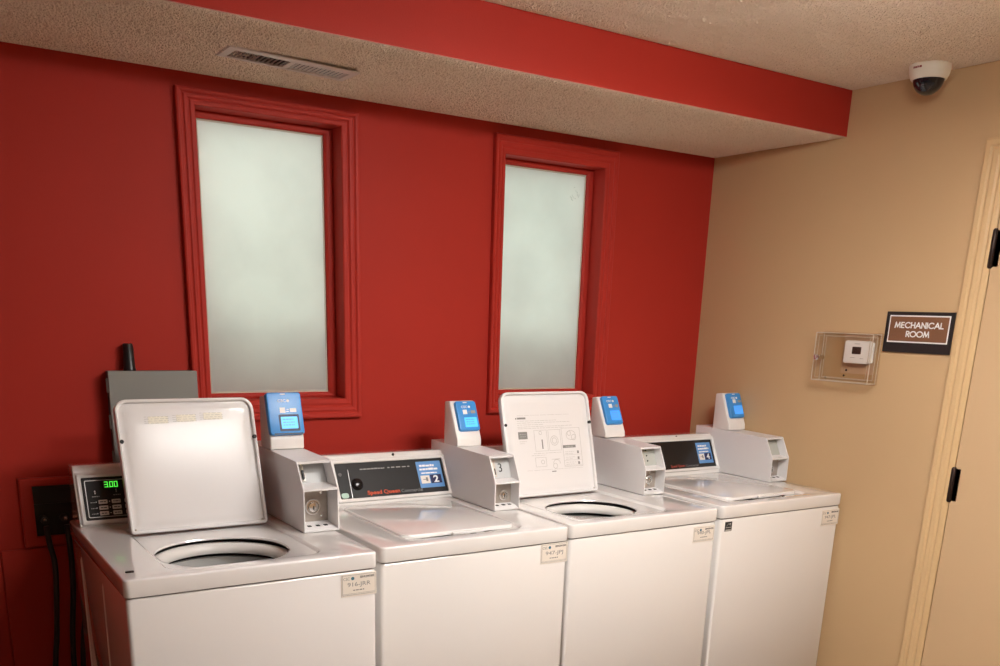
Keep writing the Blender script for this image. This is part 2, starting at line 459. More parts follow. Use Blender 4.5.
# door in the right wall: casing, slab, hinges
door = bpy.data.objects.new('door_1', None); C.objects.link(door); struct(door); door.location = (0, DY0, 0)
cw = DY0 * -1 - 1.2181
bm = bmesh.new()
prof = [(0, .10), (0, -.005), (.006, -.010), (.016, -.013), (.020, -.010), (.024, -.010), (.030, -.015), (.044, -.017), (.049, -.014), (.053, -.014), (.058, -.019), (.072, -.020), (cw, -.017), (cw, .001)]
loops = []
for o, x in prof:
    loops.append([(x, o, 0.0), (x, o, DZ + o), (x, DY1 - DY0 - o, DZ + o), (x, DY1 - DY0 - o, 0.0)])
L = [[bm.verts.new(p) for p in lp] for lp in loops]
for a, b in zip(L, L[1:]):
    for i in range(3): face(bm, (a[i], a[i + 1], b[i + 1], b[i]))
struct(obj('door_casing', bm, m_tantrim, door))
bm = bmesh.new(); box(bm, -.002, .045, DY1 - DY0 + .003, -.0015, .008, DZ - .003, bev=.002)
struct(obj('door_panel', bm, m_door, door))
bm = bmesh.new(); box(bm, .05, .09, DY1 - DY0, 0, 0, DZ); struct(obj('door_stop', bm, m_tantrim, door))
for zc in (1.792, 1.023, .25):
    bm = bmesh.new()
    hz = .056
    lathe(bm, [(0.0001, zc - hz - .006), (.005, zc - hz - .005), (.0085, zc - hz), (.0085, zc + hz), (.005, zc + hz + .005), (.0001, zc + hz + .006)], 12, c=(-.004, .001))
    for k in (-.6, -.2, .2, .6): lathe(bm, [(.0091, zc + k * hz - .001), (.0091, zc + k * hz + .001)], 12, c=(-.004, .001), cap0=True, cap1=True)
    box(bm, -.002, .0045, -.024, .0, zc - hz, zc + hz)
    struct(obj('door_hinge', bm, m_bronze, door, smooth=True))

# unseen dark block added outside to shade the lower part of the frosted panes
bm = bmesh.new(); box(bm, -4.2, .6, .26, 1.4, -0.1, 1.52); struct(obj('outside_shade_block', bm, m_outside))

# ceiling light that lights the room (surface wraparound fixture above the photographer)
def ceiling_light(x, y, label, md):
    cl = thing('ceiling_light', label, 'ceiling light', (x, y, HC), 'ceiling lights')
    bm = bmesh.new()
    prism_x(bm, [(-.14, 0), (-.14, -.042), (-.125, -.052), (.125, -.052), (.14, -.042), (.14, 0)], -.39, .39, .002); obj('housing', bm, m_vent, cl)
    bm = bmesh.new()
    prism_x(bm, [(-.125, -.052), (-.122, -.080), (-.108, -.093), (-.06, -.098), (.06, -.098), (.108, -.093), (.122, -.080), (.125, -.052)], -.37, .37); obj('diffuser', bm, md, cl)
    for s in (-1, 1):
        bm = bmesh.new(); prism_x(bm, [(-.13, -.05), (-.127, -.082), (-.110, -.0985), (-.06, -.1035), (.06, -.1035), (.110, -.0985), (.127, -.082), (.13, -.05)], s * .38 - .008, s * .38 + .008, .002)
        obj('end_cap', bm, m_vent, cl)
ceiling_light(-1.28, -1.92, 'white surface-mounted ceiling light nearest the machines', m_lampd)
ceiling_light(-1.56, -2.90, 'white surface-mounted ceiling light farther from the machines, behind the first', m_lampd2)

# ================================================================ washing machines
def slope_frame(yb, zb, yt, zt):
    return plane_frame((0, yb, zb), (1, 0, 0), (0, yt - yb, zt - zb))

WD = 0.651
ASSET = ['916-JRR', '947-JPJ', '940-JPL', '947-JPL']

def deck_mesh(D, recx, recy, hole):
    """top deck: rounded outer skirt, sunken lid bed, tub opening"""
    n = 8
    bm = bmesh.new()
    def lp(i, z, x0=0.0, x1=WD, y0=0.0, y1=.735, r=.016): return [(x, y, z) for x, y in rrect(x0 + i, x1 - i, y0 + i, y1 - i, max(r - i * .5, .004), n, 9)]
    R = .0055
    loops = [lp(.004, D - .0455), lp(.001, D - .044), lp(0, D - .041)]
    for k in range(5):
        t = k / 4 * PI / 2
        loops.append(lp(R * (1 - math.cos(t)), D - R * (1 - math.sin(t))))
    rx0, rx1 = recx; ry0, ry1 = recy
    def rl(i, z): return [(x, y, z) for x, y in rrect(rx0 + i, rx1 - i, ry0 + i, ry1 - i, .045 - i, n, 9)]
    dz = .008
    loops += [rl(-.004, D), rl(0, D - .001), rl(.004, D - .004), rl(.008, D - .0075), rl(.012, D - dz)]
    cx, cy, hx, hy = hole
    # hole loop, points matched by angle to the loop around it
    src = rl(.012, D - dz)
    angs = [math.atan2((y - (ry0 + ry1) / 2) / (ry1 - ry0), (x - (rx0 + rx1) / 2) / (rx1 - rx0)) for x, y, z in src]
    def hl(s, z):
        out = []
        for a in angs:
            c_, s_ = math.cos(a), math.sin(a); e = 2.15
            rad = (abs(c_) ** e + abs(s_) ** e) ** (-1 / e)
            out.append((cx + (hx + s) * rad * c_, cy + (hy + s) * rad * s_, z))
        return out
    loops += [hl(.006, D - dz), hl(.002, D - dz - .0012), hl(0, D - dz - .005), hl(0.001, D - dz - .007), hl(.004, D - dz - .008), hl(.03, D - dz - .008)]
    loft(bm, loops)
    return bm

PILLOW = [(.0105, -.004), (.0165, -.0042), (.022, -.001), (.034, .0001), (.05, .0005), (.065, .0007), (.08, .00085), (.10, .0010), (.125, .0011), (.16, .00115)]
FLAT = [(.0105, -.004), (.0165, -.0042), (.024, -.0005), (.040, .0006), (.10, .0010), (.16, .0011)]
def pan_height(pan, i):
    for (a, p), (b, q) in zip(pan, pan[1:]):
        if a <= i <= b: return p + (q - p) * (i - a) / (b - a)
    return pan[-1][1]

def lid_mesh(F, u0, u1, L, pan, rt=.034, rb=.012):
    """lid seen from its inner side; F(u, v, w): w towards the viewer"""
    bm = bmesh.new(); n = 6
    ru = lambda i: max(rt - i * .85, .003) if i < .02 else min(rt - .017 + (i - .02) * .9, (u1 - u0) / 2 - i - .002, L / 2 - i - .002)
    rd = lambda i: max(rb - i, .003) if i < .02 else min(.003 + (i - .02) * 1.0, (u1 - u0) / 2 - i - .002, L / 2 - i - .002)
    def rr2(i):
        out = []
        x0, x1, y0, y1 = u0 + i, u1 - i, i, L - i
        for cx, cy, a, r in ((x1, y1, 0, ru(i)), (x0, y1, 90, ru(i)), (x0, y0, 180, rd(i)), (x1, y0, 270, rd(i))):
            px = cx - r if cx == x1 else cx + r; py = cy - r if cy == y1 else cy + r
            for k in range(n + 1):
                t = math.radians(a + 90 * k / n); out.append((px + r * math.cos(t), py + r * math.sin(t)))
        return out
    def lp(i, w): return [F(x, y, w) for x, y in rr2(i)]
    loops = [lp(.010, -.020), lp(.003, -.018), lp(0, -.013), lp(0, .003), lp(.0015, .0062), lp(.005, .0075), lp(.0085, .0062), lp(.0100, .003)] + [lp(i, w_) for i, w_ in pan]
    loft(bm, loops, True, True)
    return bm

def coin_box(root, P):
    D = P['D']; x0, x1 = P['bx']; yF, kz, yT, tz, tzb = P['box']; yB = .728
    t = .004
    D0 = D; D = D + .002
    side = [(yF, D), (yF, D + kz), (yT, D + tz), (yB, D + tzb), (yB, D)]
    bm = bmesh.new()
    prism_x(bm, side, x0, x0 + t, .0008, seg=1); prism_x(bm, side, x1 - t, x1, .0008, seg=1)
    X0, X1 = x0 + .002, x1 - .002
    prism_x(bm, [(yT + .0006, D + tz - .0006), (yB, D + tzb - .0002), (yB, D + tzb - .005), (yT + .002, D + tz - .008)], X0, X1)
    # shelf at the knee, bottom lip, top lip, back
    ys = yF + P['dep']
    prism_x(bm, [(yF + .0008, D + kz + .001), (yF + .0008, D + kz - .005), (ys + .02, D + kz - .003), (ys + .02, D + kz + .008)], X0, X1)
    prism_x(bm, [(yF + .0008, D), (yF + .0008, D + .004), (yF + .02, D + .011), (ys, D + .015), (ys, D)], X0, X1)
    box(bm, X0, X1, yB - .004, yB, D, D + tzb - .002)
    obj('coin_box', bm, m_white2, root)
    cbx = root.children[-1]
    # upper plate, leaning with the box front
    sl = Vector((0, yT - yF, tz - kz)).normalized()
    upl = plane_frame((0, ys - .006, D + kz + .006), (1, 0, 0), (0, sl.y * .9, sl.z))
    uh = math.hypot(tz - kz, .9 * (yT - yF)) - .006
    bm = bmesh.new(); box(bm, X0, X1, 0, uh, -.002, 0, upl); up_ = obj('coin_plate', bm, P['up'], cbx)
    bm = bmesh.new(); box(bm, x0 + P['slx'], x0 + P['slx'] + .012, .006, uh - .004, 0, .004, upl, .001); obj('coin_slot', bm, P['slotm'], up_)
    bm = bmesh.new(); box(bm, x0 + P['slx'] + .004, x0 + P['slx'] + .008, .012, .034, .004, .0046, upl); obj('slot_opening', bm, m_dark, up_)
    for (px, pv) in P['dots']:
        bm = bmesh.new(); lathe(bm, [(.0032, 0), (.0030, .0016), (.0001, .002)], 12, upl, True, False, c=(x0 + px, pv)); obj('screw', bm, P['dotm'], up_, True)
    if P.get('num'):
        bm = text_bm(P['num'], x0 + .050, x0 + .064, .022, .052, upl); obj('number', bm, m_ink, up_)
    if P.get('key'):
        bm = bmesh.new(); tube(bm, [upl(x0 + .027, .062, .006), upl(x0 + .032, .045, .012), upl(x0 + .030, .036, .012)], .0028, 6); obj('key_cord', bm, m_labelw, up_)
        bm = bmesh.new(); box(bm, x0 + .0265, x0 + .0335, .008, .037, .006, .014, upl, .002); obj('key_fob', bm, m_black, up_)
    # lower lock plate
    lpl = plane_frame((0, ys - .003, D + .013), (1, 0, 0), (0, 0, 1))
    lh = kz - .018
    bm = bmesh.new(); box(bm, X0, X1, 0, lh, -.002, 0, lpl); lp_ = obj('lock_plate', bm, P['lp'], cbx)
    lw = P['lock']
    bm = bmesh.new()
    lathe(bm, [(lw, 0), (lw, .004), (lw - .003, .0065), (lw - .006, .0065), (lw - .0075, .003), (lw - .009, .003), (lw - .010, .009), (lw - .013, .010), (.0001, .010)], 28, lpl, c=(x0 + P['lockx'], lh * P['lockv']))
    lk = obj('lock', bm, m_chrome, lp_, True)
    bm = bmesh.new(); box(bm, x0 + P['lockx'] - .0016, x0 + P['lockx'] + .0016, lh * P['lockv'] - .007, lh * P['lockv'] + .004, .010, .0106, lpl); obj('keyhole', bm, m_dark, lk)
    for q in P['lscrews']:
        bm = bmesh.new(); lathe(bm, [(.0045, 0), (.004, .003), (.0001, .004)], 14, lpl, True, c=(x0 + q[0], lh * q[1])); obj('screw', bm, m_chrome, lp_, True)
    # holes along the bottom lip
    for q in (.022, .048, .072):
        bm = bmesh.new(); box(bm, x0 + q, x0 + q + .010, yF + .022, yF + .034, D + .0105, D + .0135); obj('lip_slot', bm, m_dark, cbx)
    return cbx

def card_reader(root, P):
    D = P['D']; x0, x1 = P['bx']; pb, pk, pt, pB = P['rd']       # (y,z) of base front, knee, top front, top back
    bk = (pB[0] + .002, pb[1] - .002)
    bm = bmesh.new()
    prism_x(bm, [(y, D + z) for y, z in (pb, pk, pt, pB, bk)], x0 + .0008, x1 - .0008, .004, seg=3)
    r = obj('card_reader', bm, m_plastic, root, True, angle=50)
    F = slope_frame(pk[0], D + pk[1], pt[0], D + pt[1])
    u0, u1, v0, v1 = P['blue']; h = P['bh']
    bm = bmesh.new(); slab(bm, u0, u1, v0, v1, .009, -.004, h, F, .004)
    bl = obj('reader_face', bm, m_blue, r, True)
    G = lambda u, v, d: F(u, v, h + d)
    if P['bigface']:
        bm = bmesh.new(); box(bm, u0 + .012, u1 - .006, v0 + .0012, v0 + .0050, -.006, h + .0003, F); obj('dark_lower_lip', bm, m_black, bl)  # black strip added for the dark underside of the reader face
    a, b, c, d = P['scr']
    if P['bigface']:
        bm = bmesh.new(); slab(bm, a - .006, b + .006, c - .007, d + .007, .003, -.001, .0007, G); obj('screen_bezel', bm, m_navy, bl)
    bm = bmesh.new(); slab(bm, a, b, c, d, .002, -.001, .0014, G); s = obj('screen', bm, P['scm'], bl)
    bm = bmesh.new()
    for k, f in enumerate((.75, .5, .28)): dashes(bm, a + .006, b - .010, c + (d - c) * f, .0025, lambda u, v, w_: G(u, v, .0014 + w_), 5 + k)
    obj('screen_text', bm, m_bluest, s)
    # sticker row: plain white square and small print, logo over it
    sv = d + .012
    bm = bmesh.new(); slab(bm, a + .000, a + .017, sv, sv + .016, .001, -.001, .0006, G); obj('sticker', bm, m_wprint, bl)
    bm = bmesh.new(); slab(bm, a + .032, b, sv + .002, sv + .013, .001, -.001, .0006, G); box(bm, a + .020, a + .028, sv + .003, sv + .005, 0, .0006, G); box(bm, a + .022, a + .029, sv + .009, sv + .011, 0, .0006, G); obj('sticker', bm, m_wfaint if not P['bigface'] else m_wprint, bl)
    cx = (u0 + u1) / 2 - .003; lv = v1 - .030 if P['bigface'] else v1 - .026
    bm = text_bm('CSC', cx - .018, cx + .007, lv, lv + .0085, G, .0005, .02); lg = obj('logo', bm, m_wprint, bl)
    bm = bmesh.new(); lathe(bm, [(.0045, 0), (.0045, .0006), (.0001, .0006)], 14, G, c=(cx + .014, lv + .004)); obj('logo_dot', bm, m_wprint, lg)
    bm = bmesh.new(); slab(bm, cx - .008, cx + .008, v1 - .008, v1 - .0045, .0015, -.001, .0006, G); obj('indicator', bm, m_wprint, bl)
    return r

def console(root, P):
    D = P['D']; yb, yt, zt = P['con']; c0, c1 = P['cx']
    ztop = P.get('ztop', .157)
    prof = [(yb - .003, D), (yb, D + .004), (yt - .001, D + zt), (yt + .0035, D + zt + .0065), (yt + .0035, D + ztop - .007), (yt + .009, D + ztop - .001), (yt + .018, D + ztop), (.728, D + ztop - .004), (.735, D + ztop - .012), (.735, D)]
    bm = bmesh.new(); prism_x(bm, prof, c0, c1, .0025)
    co = obj('console', bm, P['cm'], root, True, angle=30)
    F = slope_frame(yb - .001, D + .003, yt - .001, D + zt)
    L = math.hypot(yt - yb, zt - .003)
    # raised bezel around the faceplate
    a, b, c, d = P['face']
    bm = bmesh.new(); loops = []
    for i, w_ in ((-.0115, -.001), (-.0115, .0065), (-.0095, .0085), (-.0025, .0085), (0, .0065), (0, -.001)):
        loops.append([F(x, y, w_) for x, y in rrect(max(a + i, c0 + .001), min(b - i, c1 - .001), c + i, d - i, .004, 4)])
    loft(bm, loops); obj('bezel', bm, P['cm'], co, True)
    bm = bmesh.new(); box(bm, a - .001, b + .001, c - .001, d + .001, -.001, .0012, F)
    fp = obj('faceplate', bm, P['fm'], co)
    G = lambda u, v, w_: F(u, v, .0012 + w_)
    return co, fp, G, (a, b, c, d)

def asset_plate(root, P, code):
    D = P['D']
    F = plane_frame((0, .0035, D), (1, 0, 0), (0, 0, 1))
    a, b, c, d = P['plate']
    bm = bmesh.new(); slab(bm, a, b, c, d, .0015, -.001, .0012, F)
    pl = obj('asset_plate', bm, m_label, root)
    G = lambda u, v, w_: F(u, v, .0012 + w_)
    bm = bmesh.new()
    for q in ((a + .003, b - .003, c + .004, c + .0050), (a + .003, b - .003, d - .0035, d - .0028), (a + .003, a + .0038, c + .004, d - .003), (b - .0038, b - .003, c + .004, d - .003), (a + .003, b - .003, c + .0075, c + .0082)):
        box(bm, q[0], q[1], q[2], q[3], 0, .0003, G)
    obj('border', bm, m_inkg, pl)
    W_, H_ = b - a, d - c
    bm = text_bm('CSC', a + .006, a + .024, d - .0165, d - .0085, G, .0003); obj('logo', bm, m_inkg, pl)
    bm = bmesh.new(); lathe(bm, [(.0048, 0), (.0048, .0003), (.0001, .0003)], 12, G, c=(a + .033, d - .0125)); obj('logo_dot', bm, m_teal, pl)
    bm = text_bm('SERVICEWORKS', a + .054, b - .006, d - .0135, d - .0075, G, .0003, .02); obj('brand', bm, m_ink, pl)
    bm = text_bm(code, a + .018, b - .017, c + .024, c + .039, G, .0003, .0); obj('code', bm, m_inkg, pl)
    bm = bmesh.new(); dashes(bm, a + .034, b - .032, c + .0155, .0035, G, 7, .007, .002, .0003); obj('small_print', bm, m_inkg, pl)

def make_washer(P, label):
    D = P['D']
    root = thing('washing_machine', label, 'washing machine', (P['x'], P['y'], 0), None)
    # cabinet
    zb, zt = .035, D - .0475
    bm = bmesh.new()
    def lp(i, z): return [(x, y, z) for x, y in rrect(.003 + i, WD - .003 - i, .0035 + i, .70 - i, .012, 5)]
    loft(bm, [lp(.004, zb), lp(0, zb + .004), lp(0, zt - .006), lp(.0015, zt - .0018), lp(.006, zt), lp(.014, zt)], True, False)
    cab = obj('cabinet', bm, P['wm'], root, True, angle=50)
    # pressed ribs in the left side
    for yr in (.285, .588):
        bm = bmesh.new()
        prof = [(yr - .007, .0), (yr - .003, -.0035), (yr + .003, -.0035), (yr + .007, .0)]
        loops = []
        for k, z in ((0.05, D - .078), (.6, D - .083), (1, D - .09), (1, .12), (.05, .10)): loops.append([(.0033 + dx * k, yr + (y - yr) * max(k, .3), z) for y, dx in prof])
        L = [[bm.verts.new(p) for p in l_] for l_ in loops]
        for p_, q_ in zip(L, L[1:]):
            for i in range(3): face(bm, (p_[i], p_[i + 1], q_[i + 1], q_[i]))
        obj('side_rib', bm, P['wm'], cab, True)
    for fx in (.05, WD - .05):
        for fy in (.06, .64):
            bm = bmesh.new(); lathe(bm, [(.022, 0.0), (.022, .010), (.010, .014), (.007, .016), (.007, .042)], 16, cap0=True, cap1=True, c=(fx, fy)); obj('foot', bm, m_rubber, root, True)
    # black ring standing in for shade in the gap between cabinet and deck
    bm = bmesh.new()
    sl_ = lambda i, z: [(x, y, z) for x, y in rrect(.008 + i, WD - .008 - i, .008 + i, .70 - i, .012, 5)]
    loft(bm, [sl_(0, D - .050), sl_(0, D - .043), sl_(.006, D - .043), sl_(.006, D - .050), sl_(0, D - .050)]); obj('deck_gap_ring', bm, m_dark, root)
    # deck
    sh = P['sh']
    bm = deck_mesh(D, (.115 + sh, .522 + sh), (.052, .552), P['hole'])
    dk = obj('top_deck', bm, P['wm'], root, True, angle=34)
    cxh, cyh, hx, hy = P['hole']
    # tub: splash ring, balance ring, basket
    zr = D - .020
    bm = bmesh.new()
    R0 = max(hx, hy)
    lathe(bm, [(R0 + .022, zr + .008), (R0 + .022, zr - .32), (.05, zr - .33), (.0001, zr - .33)], 40, c=(cxh, cyh)); obj('outer_tub', bm, m_dark, root, True)
    bm = bmesh.new()
    lathe(bm, [(R0 + .016, zr - .014), (R0 + .012, zr - .008), (R0 + .002, zr - .006), (R0 - .008, zr - .011), (R0 - .014, zr - .020), (R0 - .016, zr - .030), (R0 - .012, zr - .036), (R0 + .012, zr - .034), (R0 + .016, zr - .014)], 48, c=(cxh, cyh))
    tb = obj('wash_basket', bm, m_plastic, root, True, angle=60)
    bm = bmesh.new()
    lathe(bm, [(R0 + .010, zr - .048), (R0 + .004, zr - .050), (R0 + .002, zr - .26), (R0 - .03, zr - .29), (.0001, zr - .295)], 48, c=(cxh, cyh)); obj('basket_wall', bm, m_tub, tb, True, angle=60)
    bm = bmesh.new()
    lathe(bm, [(.085, zr - .292), (.075, zr - .27), (.04, zr - .24), (.03, zr - .15), (.026, zr - .12), (.0001, zr - .115)], 24, c=(cxh, cyh))
    for k in range(4):
        a = k * PI / 2 + .5
        Fv = lambda u, v, w_, a=a: Vector((cxh + math.cos(a) * u - math.sin(a) * v, cyh + math.sin(a) * u + math.cos(a) * v, w_))
        box(bm, .02, .075, -.006, .006, zr - .28, zr - .20, Fv, .003)
    obj('agitator', bm, m_grayplate, tb, True)
    # lid
    u0, u1 = .117 + sh, .508 + sh
    if P['open']:
        yb, yt, zt2 = P['lid']; L = .374
        F = slope_frame(yb, D + .001, yt, D + zt2)
        bm = lid_mesh(F, u0 + P.get('lu', 0), u1 + P.get('lu', 0), L, P['pan'])
        ld = obj('lid', bm, P['lm'], root, True, angle=40)
        lo = P.get('lu', 0)
        for bu in (u0 + lo + .0085, u1 + lo - .0075):
            bm = bmesh.new(); lathe(bm, [(.0058, .0), (.0058, .0075), (.0045, .0095), (.002, .0095), (.0015, .0085), (.0001, .0085)], 16, F, c=(bu, .2575), cap0=True); obj('bumper', bm, m_rubber, ld, True)
        for bu in (u0 + lo + .014, u1 + lo - .014):
            bm = bmesh.new(); lathe(bm, [(.0035, .0), (.0025, .004), (.0001, .005)], 10, F, c=(bu, .012), cap0=True); obj('hinge_pin', bm, m_steel, ld, True)
        P['LF'] = F; P['LO'] = ld
    else:
        bm = bmesh.new()
        y0, y1 = P['lidy']
        slab(bm, u0, u1 + .004, y0, y1, .038, D - .007, D + .0045, ID, .0045, 8)
        ld = obj('lid', bm, P['lm'], root, True, angle=50)
        bm = bmesh.new()   # finger pull under the lid's front edge
        slab(bm, .275, .385, y0 - .011, y0 - .001, .004, D - .006, D + .0015, ID, .0012)
        obj('lid_handle', bm, P['lm'], ld, True)
    coin_box(root, P)
    card_reader(root, P)
    asset_plate(root, P, P['code'])
    return root

BASE = dict(slx=.026, dep=.052, lockv=.38, pan=FLAT, sh=0.0, hole=(.316, .212, .170, .150), open=True, wm=m_cream, lm=m_cream, up=m_grayplate, lp=m_steelplate, slotm=m_steel, dots=[(.036, .066)], dotm=m_steel,
            lock=.021, lockx=.044, lscrews=[(.082, .18), (.082, .82)], key=False, bigface=False, scm=m_screen2, bh=.012)
def spec(**k):
    d = dict(BASE); d.update(k); return d

# ---- first machine: digital display, lid open
P1 = spec(hole=(.299, .217, .172, .156), x=-2.6648, y=-.9177, D=.9155, bx=(.5523, .6602), box=(.277, .124, .326, .198, .206), rd=((.533, .206), (.533, .236), (.569, .367), (.622, .357)),
          blue=(.551, .660, .012, .140), bh=.014, bigface=True, scr=(.588, .640, .030, .066), scm=m_screen, plate=(.545, .647, -.1165, -.054), code=ASSET[0],
          con=(.610, .651, .146), ztop=.169, cx=(.012, .556), cm=m_white, fm=m_face, face=(.029, .545, .0145, .137), wm=m_white, lm=m_lidin, lid=(.458, .558, .36), key=True, pan=PILLOW, num=None, lockx=.0565, lock=.024, lockv=.43, dep=.078)
wm1 = make_washer(P1, 'white washer farthest left with its lid open and green digital display')
co, fp, G, fr = console(wm1, P1)
bm = bmesh.new(); loops = []
for i, w_ in ((.0085, 0), (.0085, .0006), (.0105, .0006), (.0105, 0)): loops.append([G(x, y, w_) for x, y in rrect(fr[0] + i, fr[1] - i, fr[2] + i * .9, fr[3] - i * .9, .004, 3)])
loft(bm, loops); obj('silver_border', bm, m_silver, fp)
SEG = {'3': 'abgcd', '0': 'abcdef'}
def seg7(bm, ch, u, v, w_, h_, F, t=.0021):
    q = {'a': (u, u + w_, v + h_ - t, v + h_), 'd': (u, u + w_, v, v + t), 'g': (u, u + w_, v + (h_ - t) / 2, v + (h_ + t) / 2), 'b': (u + w_ - t, u + w_, v + h_ / 2, v + h_), 'c': (u + w_ - t, u + w_, v, v + h_ / 2), 'e': (u, u + t, v, v + h_ / 2), 'f': (u, u + t, v + h_ / 2, v + h_)}
    for k in SEG[ch]: box(bm, *q[k], 0, .0005, F)
bm = bmesh.new(); box(bm, .086, .131, .1045, .1255, 0, .0004, G); dsp = obj('digital_display', bm, m_facedk, fp)
GD = lambda u, v, d: G(u, v, .0004 + d)
for ch, u in (('3', .0905), ('0', .1045), ('0', .1170)):
    bm = bmesh.new(); seg7(bm, ch, u, .107, .0098, .0165, GD); obj('digit', bm, m_led, dsp)
bm = bmesh.new(); box(bm, .1018, .1034, .107, .1088, 0, .0005, GD); obj('decimal_point', bm, m_led, dsp)
for r_, v in enumerate((.0605, .0435, .0275)):
    for c_, u in enumerate((.0685, .1045, .140)):
        bm = bmesh.new(); slab(bm, u, u + .0245, v, v + .0115, .002, -.001, .0015, G, .0008); bt = obj('button', bm, m_button, fp)
        bm = bmesh.new(); dashes(bm, u + .004, u + .021, v + .0045, .0028, lambda x, y, z: G(x, y, .0015 + z), r_ * 5 + c_, .006, .0015, .0003); obj('button_print', bm, m_ink, bt)
        if c_ < 2:
            bm = bmesh.new(); lathe(bm, [(.0016, 0), (.0012, .0006), (.0001, .0007)], 8, G, c=(u - .006, v + .006)); obj('indicator', bm, m_wprint, fp)
    bm = bmesh.new(); dashes(bm, .047, .0625, v + .004, .0028, G, r_ + 30, .004, .0015, .0003); obj('print', bm, m_wfaint, fp)
for u, v, mm in ((.0625, .0945, m_wprint), (.1205, .0965, m_wfaint)):
    bm = bmesh.new(); lathe(bm, [(.0022, 0), (.0022, .0005), (.0001, .0005)], 10, G, c=(u, v + .003)); box(bm, u - .0012, u + .0016, v - .005, v, 0, .0005, G); obj('lamp_icon', bm, mm, fp)
    bm = bmesh.new(); dashes(bm, u - .009, u + .011, v - .0135, .003, G, 51, .006, .0015, .0003); obj('print', bm, m_wfaint, fp)
# three faded cream stickers inside its lid
F, ld = P1['LF'], P1['LO']
GL = lambda u, v, w_: F(u, v, .0004 + pan_height(PILLOW, min(.374 - v, u - .117, .508 - u)) + w_)
for k, (u, v) in enumerate(((.190, .305), (.268, .308), (.345, .312))):
    bm = bmesh.new()
    slab(bm, u + .014, u + .068, v, v + .020, .0015, -.0012, .0008, GL); st = obj('faded_sticker', bm, m_labelw, ld)
    bm = bmesh.new()
    for q in range(4): dashes(bm, u + .003, u + .070, v + .001 + .0058 * q, .0010, lambda a, b, c_: GL(a, b, .0008 + c_), k * 9 + q, .009, .004, .0003)
    obj('print', bm, m_inkl, st)
bm = bmesh.new(); slab(bm, .020, .040, .066, .076, .004, P1['D'] - .002, P1['D'] + .0035, ID, .001); obj('corner_tag', bm, m_bronze, wm1)

# ---- second machine: lid closed, blue sticker 2
def speedface(fp, G, num, mo, P, q0, q1, stu):
    """shared faceplate print of the two closed machines"""
    L0 = P['face']
    bm = text_bm('Speed Queen', q0[0], q0[1], q0[2], q0[3], G, .0004, .022); obj('brand', bm, mo, fp)
    bm = text_bm('Commercial', q1[0], q1[1], q1[2], q1[3], G, .0004, .0); obj('brand_line', bm, m_gprint, fp)
    a, b, c, d = stu
    bm = bmesh.new(); slab(bm, a, b, c, d, .002, -.001, .0007, G); st = obj('number_sticker', bm, m_bluest, fp)
    H = lambda u, v, w_: G(u, v, .0007 + w_)
    w_, h_ = b - a, d - c
    for k, (f0_, f1_, hh) in enumerate(((.12, .72, .085), (.10, .84, .085), (.14, .80, .05))):
        bm = bmesh.new(); dashes(bm, a + w_ * f0_, a + w_ * f1_, c + h_ * (.80 - .135 * k), h_ * hh, H, 3 + k, .013, .0018, .0003); obj('print', bm, m_wprint, st)
    bm = bmesh.new(); box(bm, a + w_ * .08, a + w_ * .44, c + h_ * .16, c + h_ * .46, 0, .0004, H); wsq = obj('white_panel', bm, m_label, st)
    bm = bmesh.new(); box(bm, a + w_ * .16, a + w_ * .34, c + h_ * .30, c + h_ * .325, .0004, .0007, H); box(bm, a + w_ * .28, a + w_ * .36, c + h_ * .24, c + h_ * .39, .0004, .0007, H); obj('arrow', bm, m_inkg, wsq)
    bm = bmesh.new(); box(bm, a + w_ * .47, a + w_ * .92, c + h_ * .15, c + h_ * .48, 0, .0004, H); nsq = obj('navy_panel', bm, m_navy, st)
    bm = text_bm(num, a + w_ * .59, a + w_ * .80, c + h_ * .18, c + h_ * .45, lambda u, v, w2: H(u, v, .0004 + w2), .0004, .03); obj('number', bm, m_wprint, nsq)

def console_extras(co, P, G, fp, knob):
    D = P['D']; yb, yt, zt = P['con']
    bm = bmesh.new(); F2 = plane_frame((P['dot'], yt + .0035, D + .150), (1, 0, 0), (0, 0, 1))
    lathe(bm, [(.0048, 0), (.0048, .001), (.0001, .0014)], 14, F2, True); obj('screw_cap', bm, m_black, co, True)

P2 = spec(x=-1.9790, y=-.8656, D=.9092, bx=(.5562, .6562), box=(.291, .093, .334, .176, .182), rd=((.542, .182), (.543, .205), (.601, .333), (.636, .329)),
          blue=(.570, .653, .029, .136), scr=(.594, .644, .041, .076), scm=m_screen, plate=(.546, .648, -.111, -.0475), code=ASSET[1], open=False, lidy=(.088, .545),
          con=(.574, .648, .140), cx=(.012, .560), cm=m_cream, fm=m_face, face=(.1345, .547, .0185, .1435), num='3', dot=.362, lp=m_steelplate, lock=.018, lockx=.065, lscrews=[], dotm=m_inkg)
wm2 = make_washer(P2, 'white washer with closed lid and blue sticker numbered 2')
co, fp, G, fr = console(wm2, P2); console_extras(co, P2, G, fp, True)
speedface(fp, G, '2', m_orange, P2, (.236, .358, .0245, .043), (.364, .446, .028, .040), (.441, .538, .038, .134))
bm = bmesh.new(); tube(bm, [G(.178, .0085, .0006), G(.1815, .121, .0006)], .0013, 6); obj('divider_line', bm, m_silver, fp)
bm = bmesh.new(); slab(bm, .140, .166, .022, .040, .007, -.001, .003, G, .0015); obj('indicator_window', bm, m_indic, fp)
bm = bmesh.new(); lathe(bm, [(.006, 0), (.006, .003), (.0001, .0035)], 16, G, True, c=(.150, .105)); obj('pilot_lamp', bm, m_darkgray, fp, True)
bm = bmesh.new(); lathe(bm, [(.021, 0), (.021, .003), (.0165, .005), (.0155, .010), (.013, .0115), (.0001, .0115)], 24, G, True, c=(.205, .068)); kn = obj('cycle_knob', bm, m_facedk, fp, True)
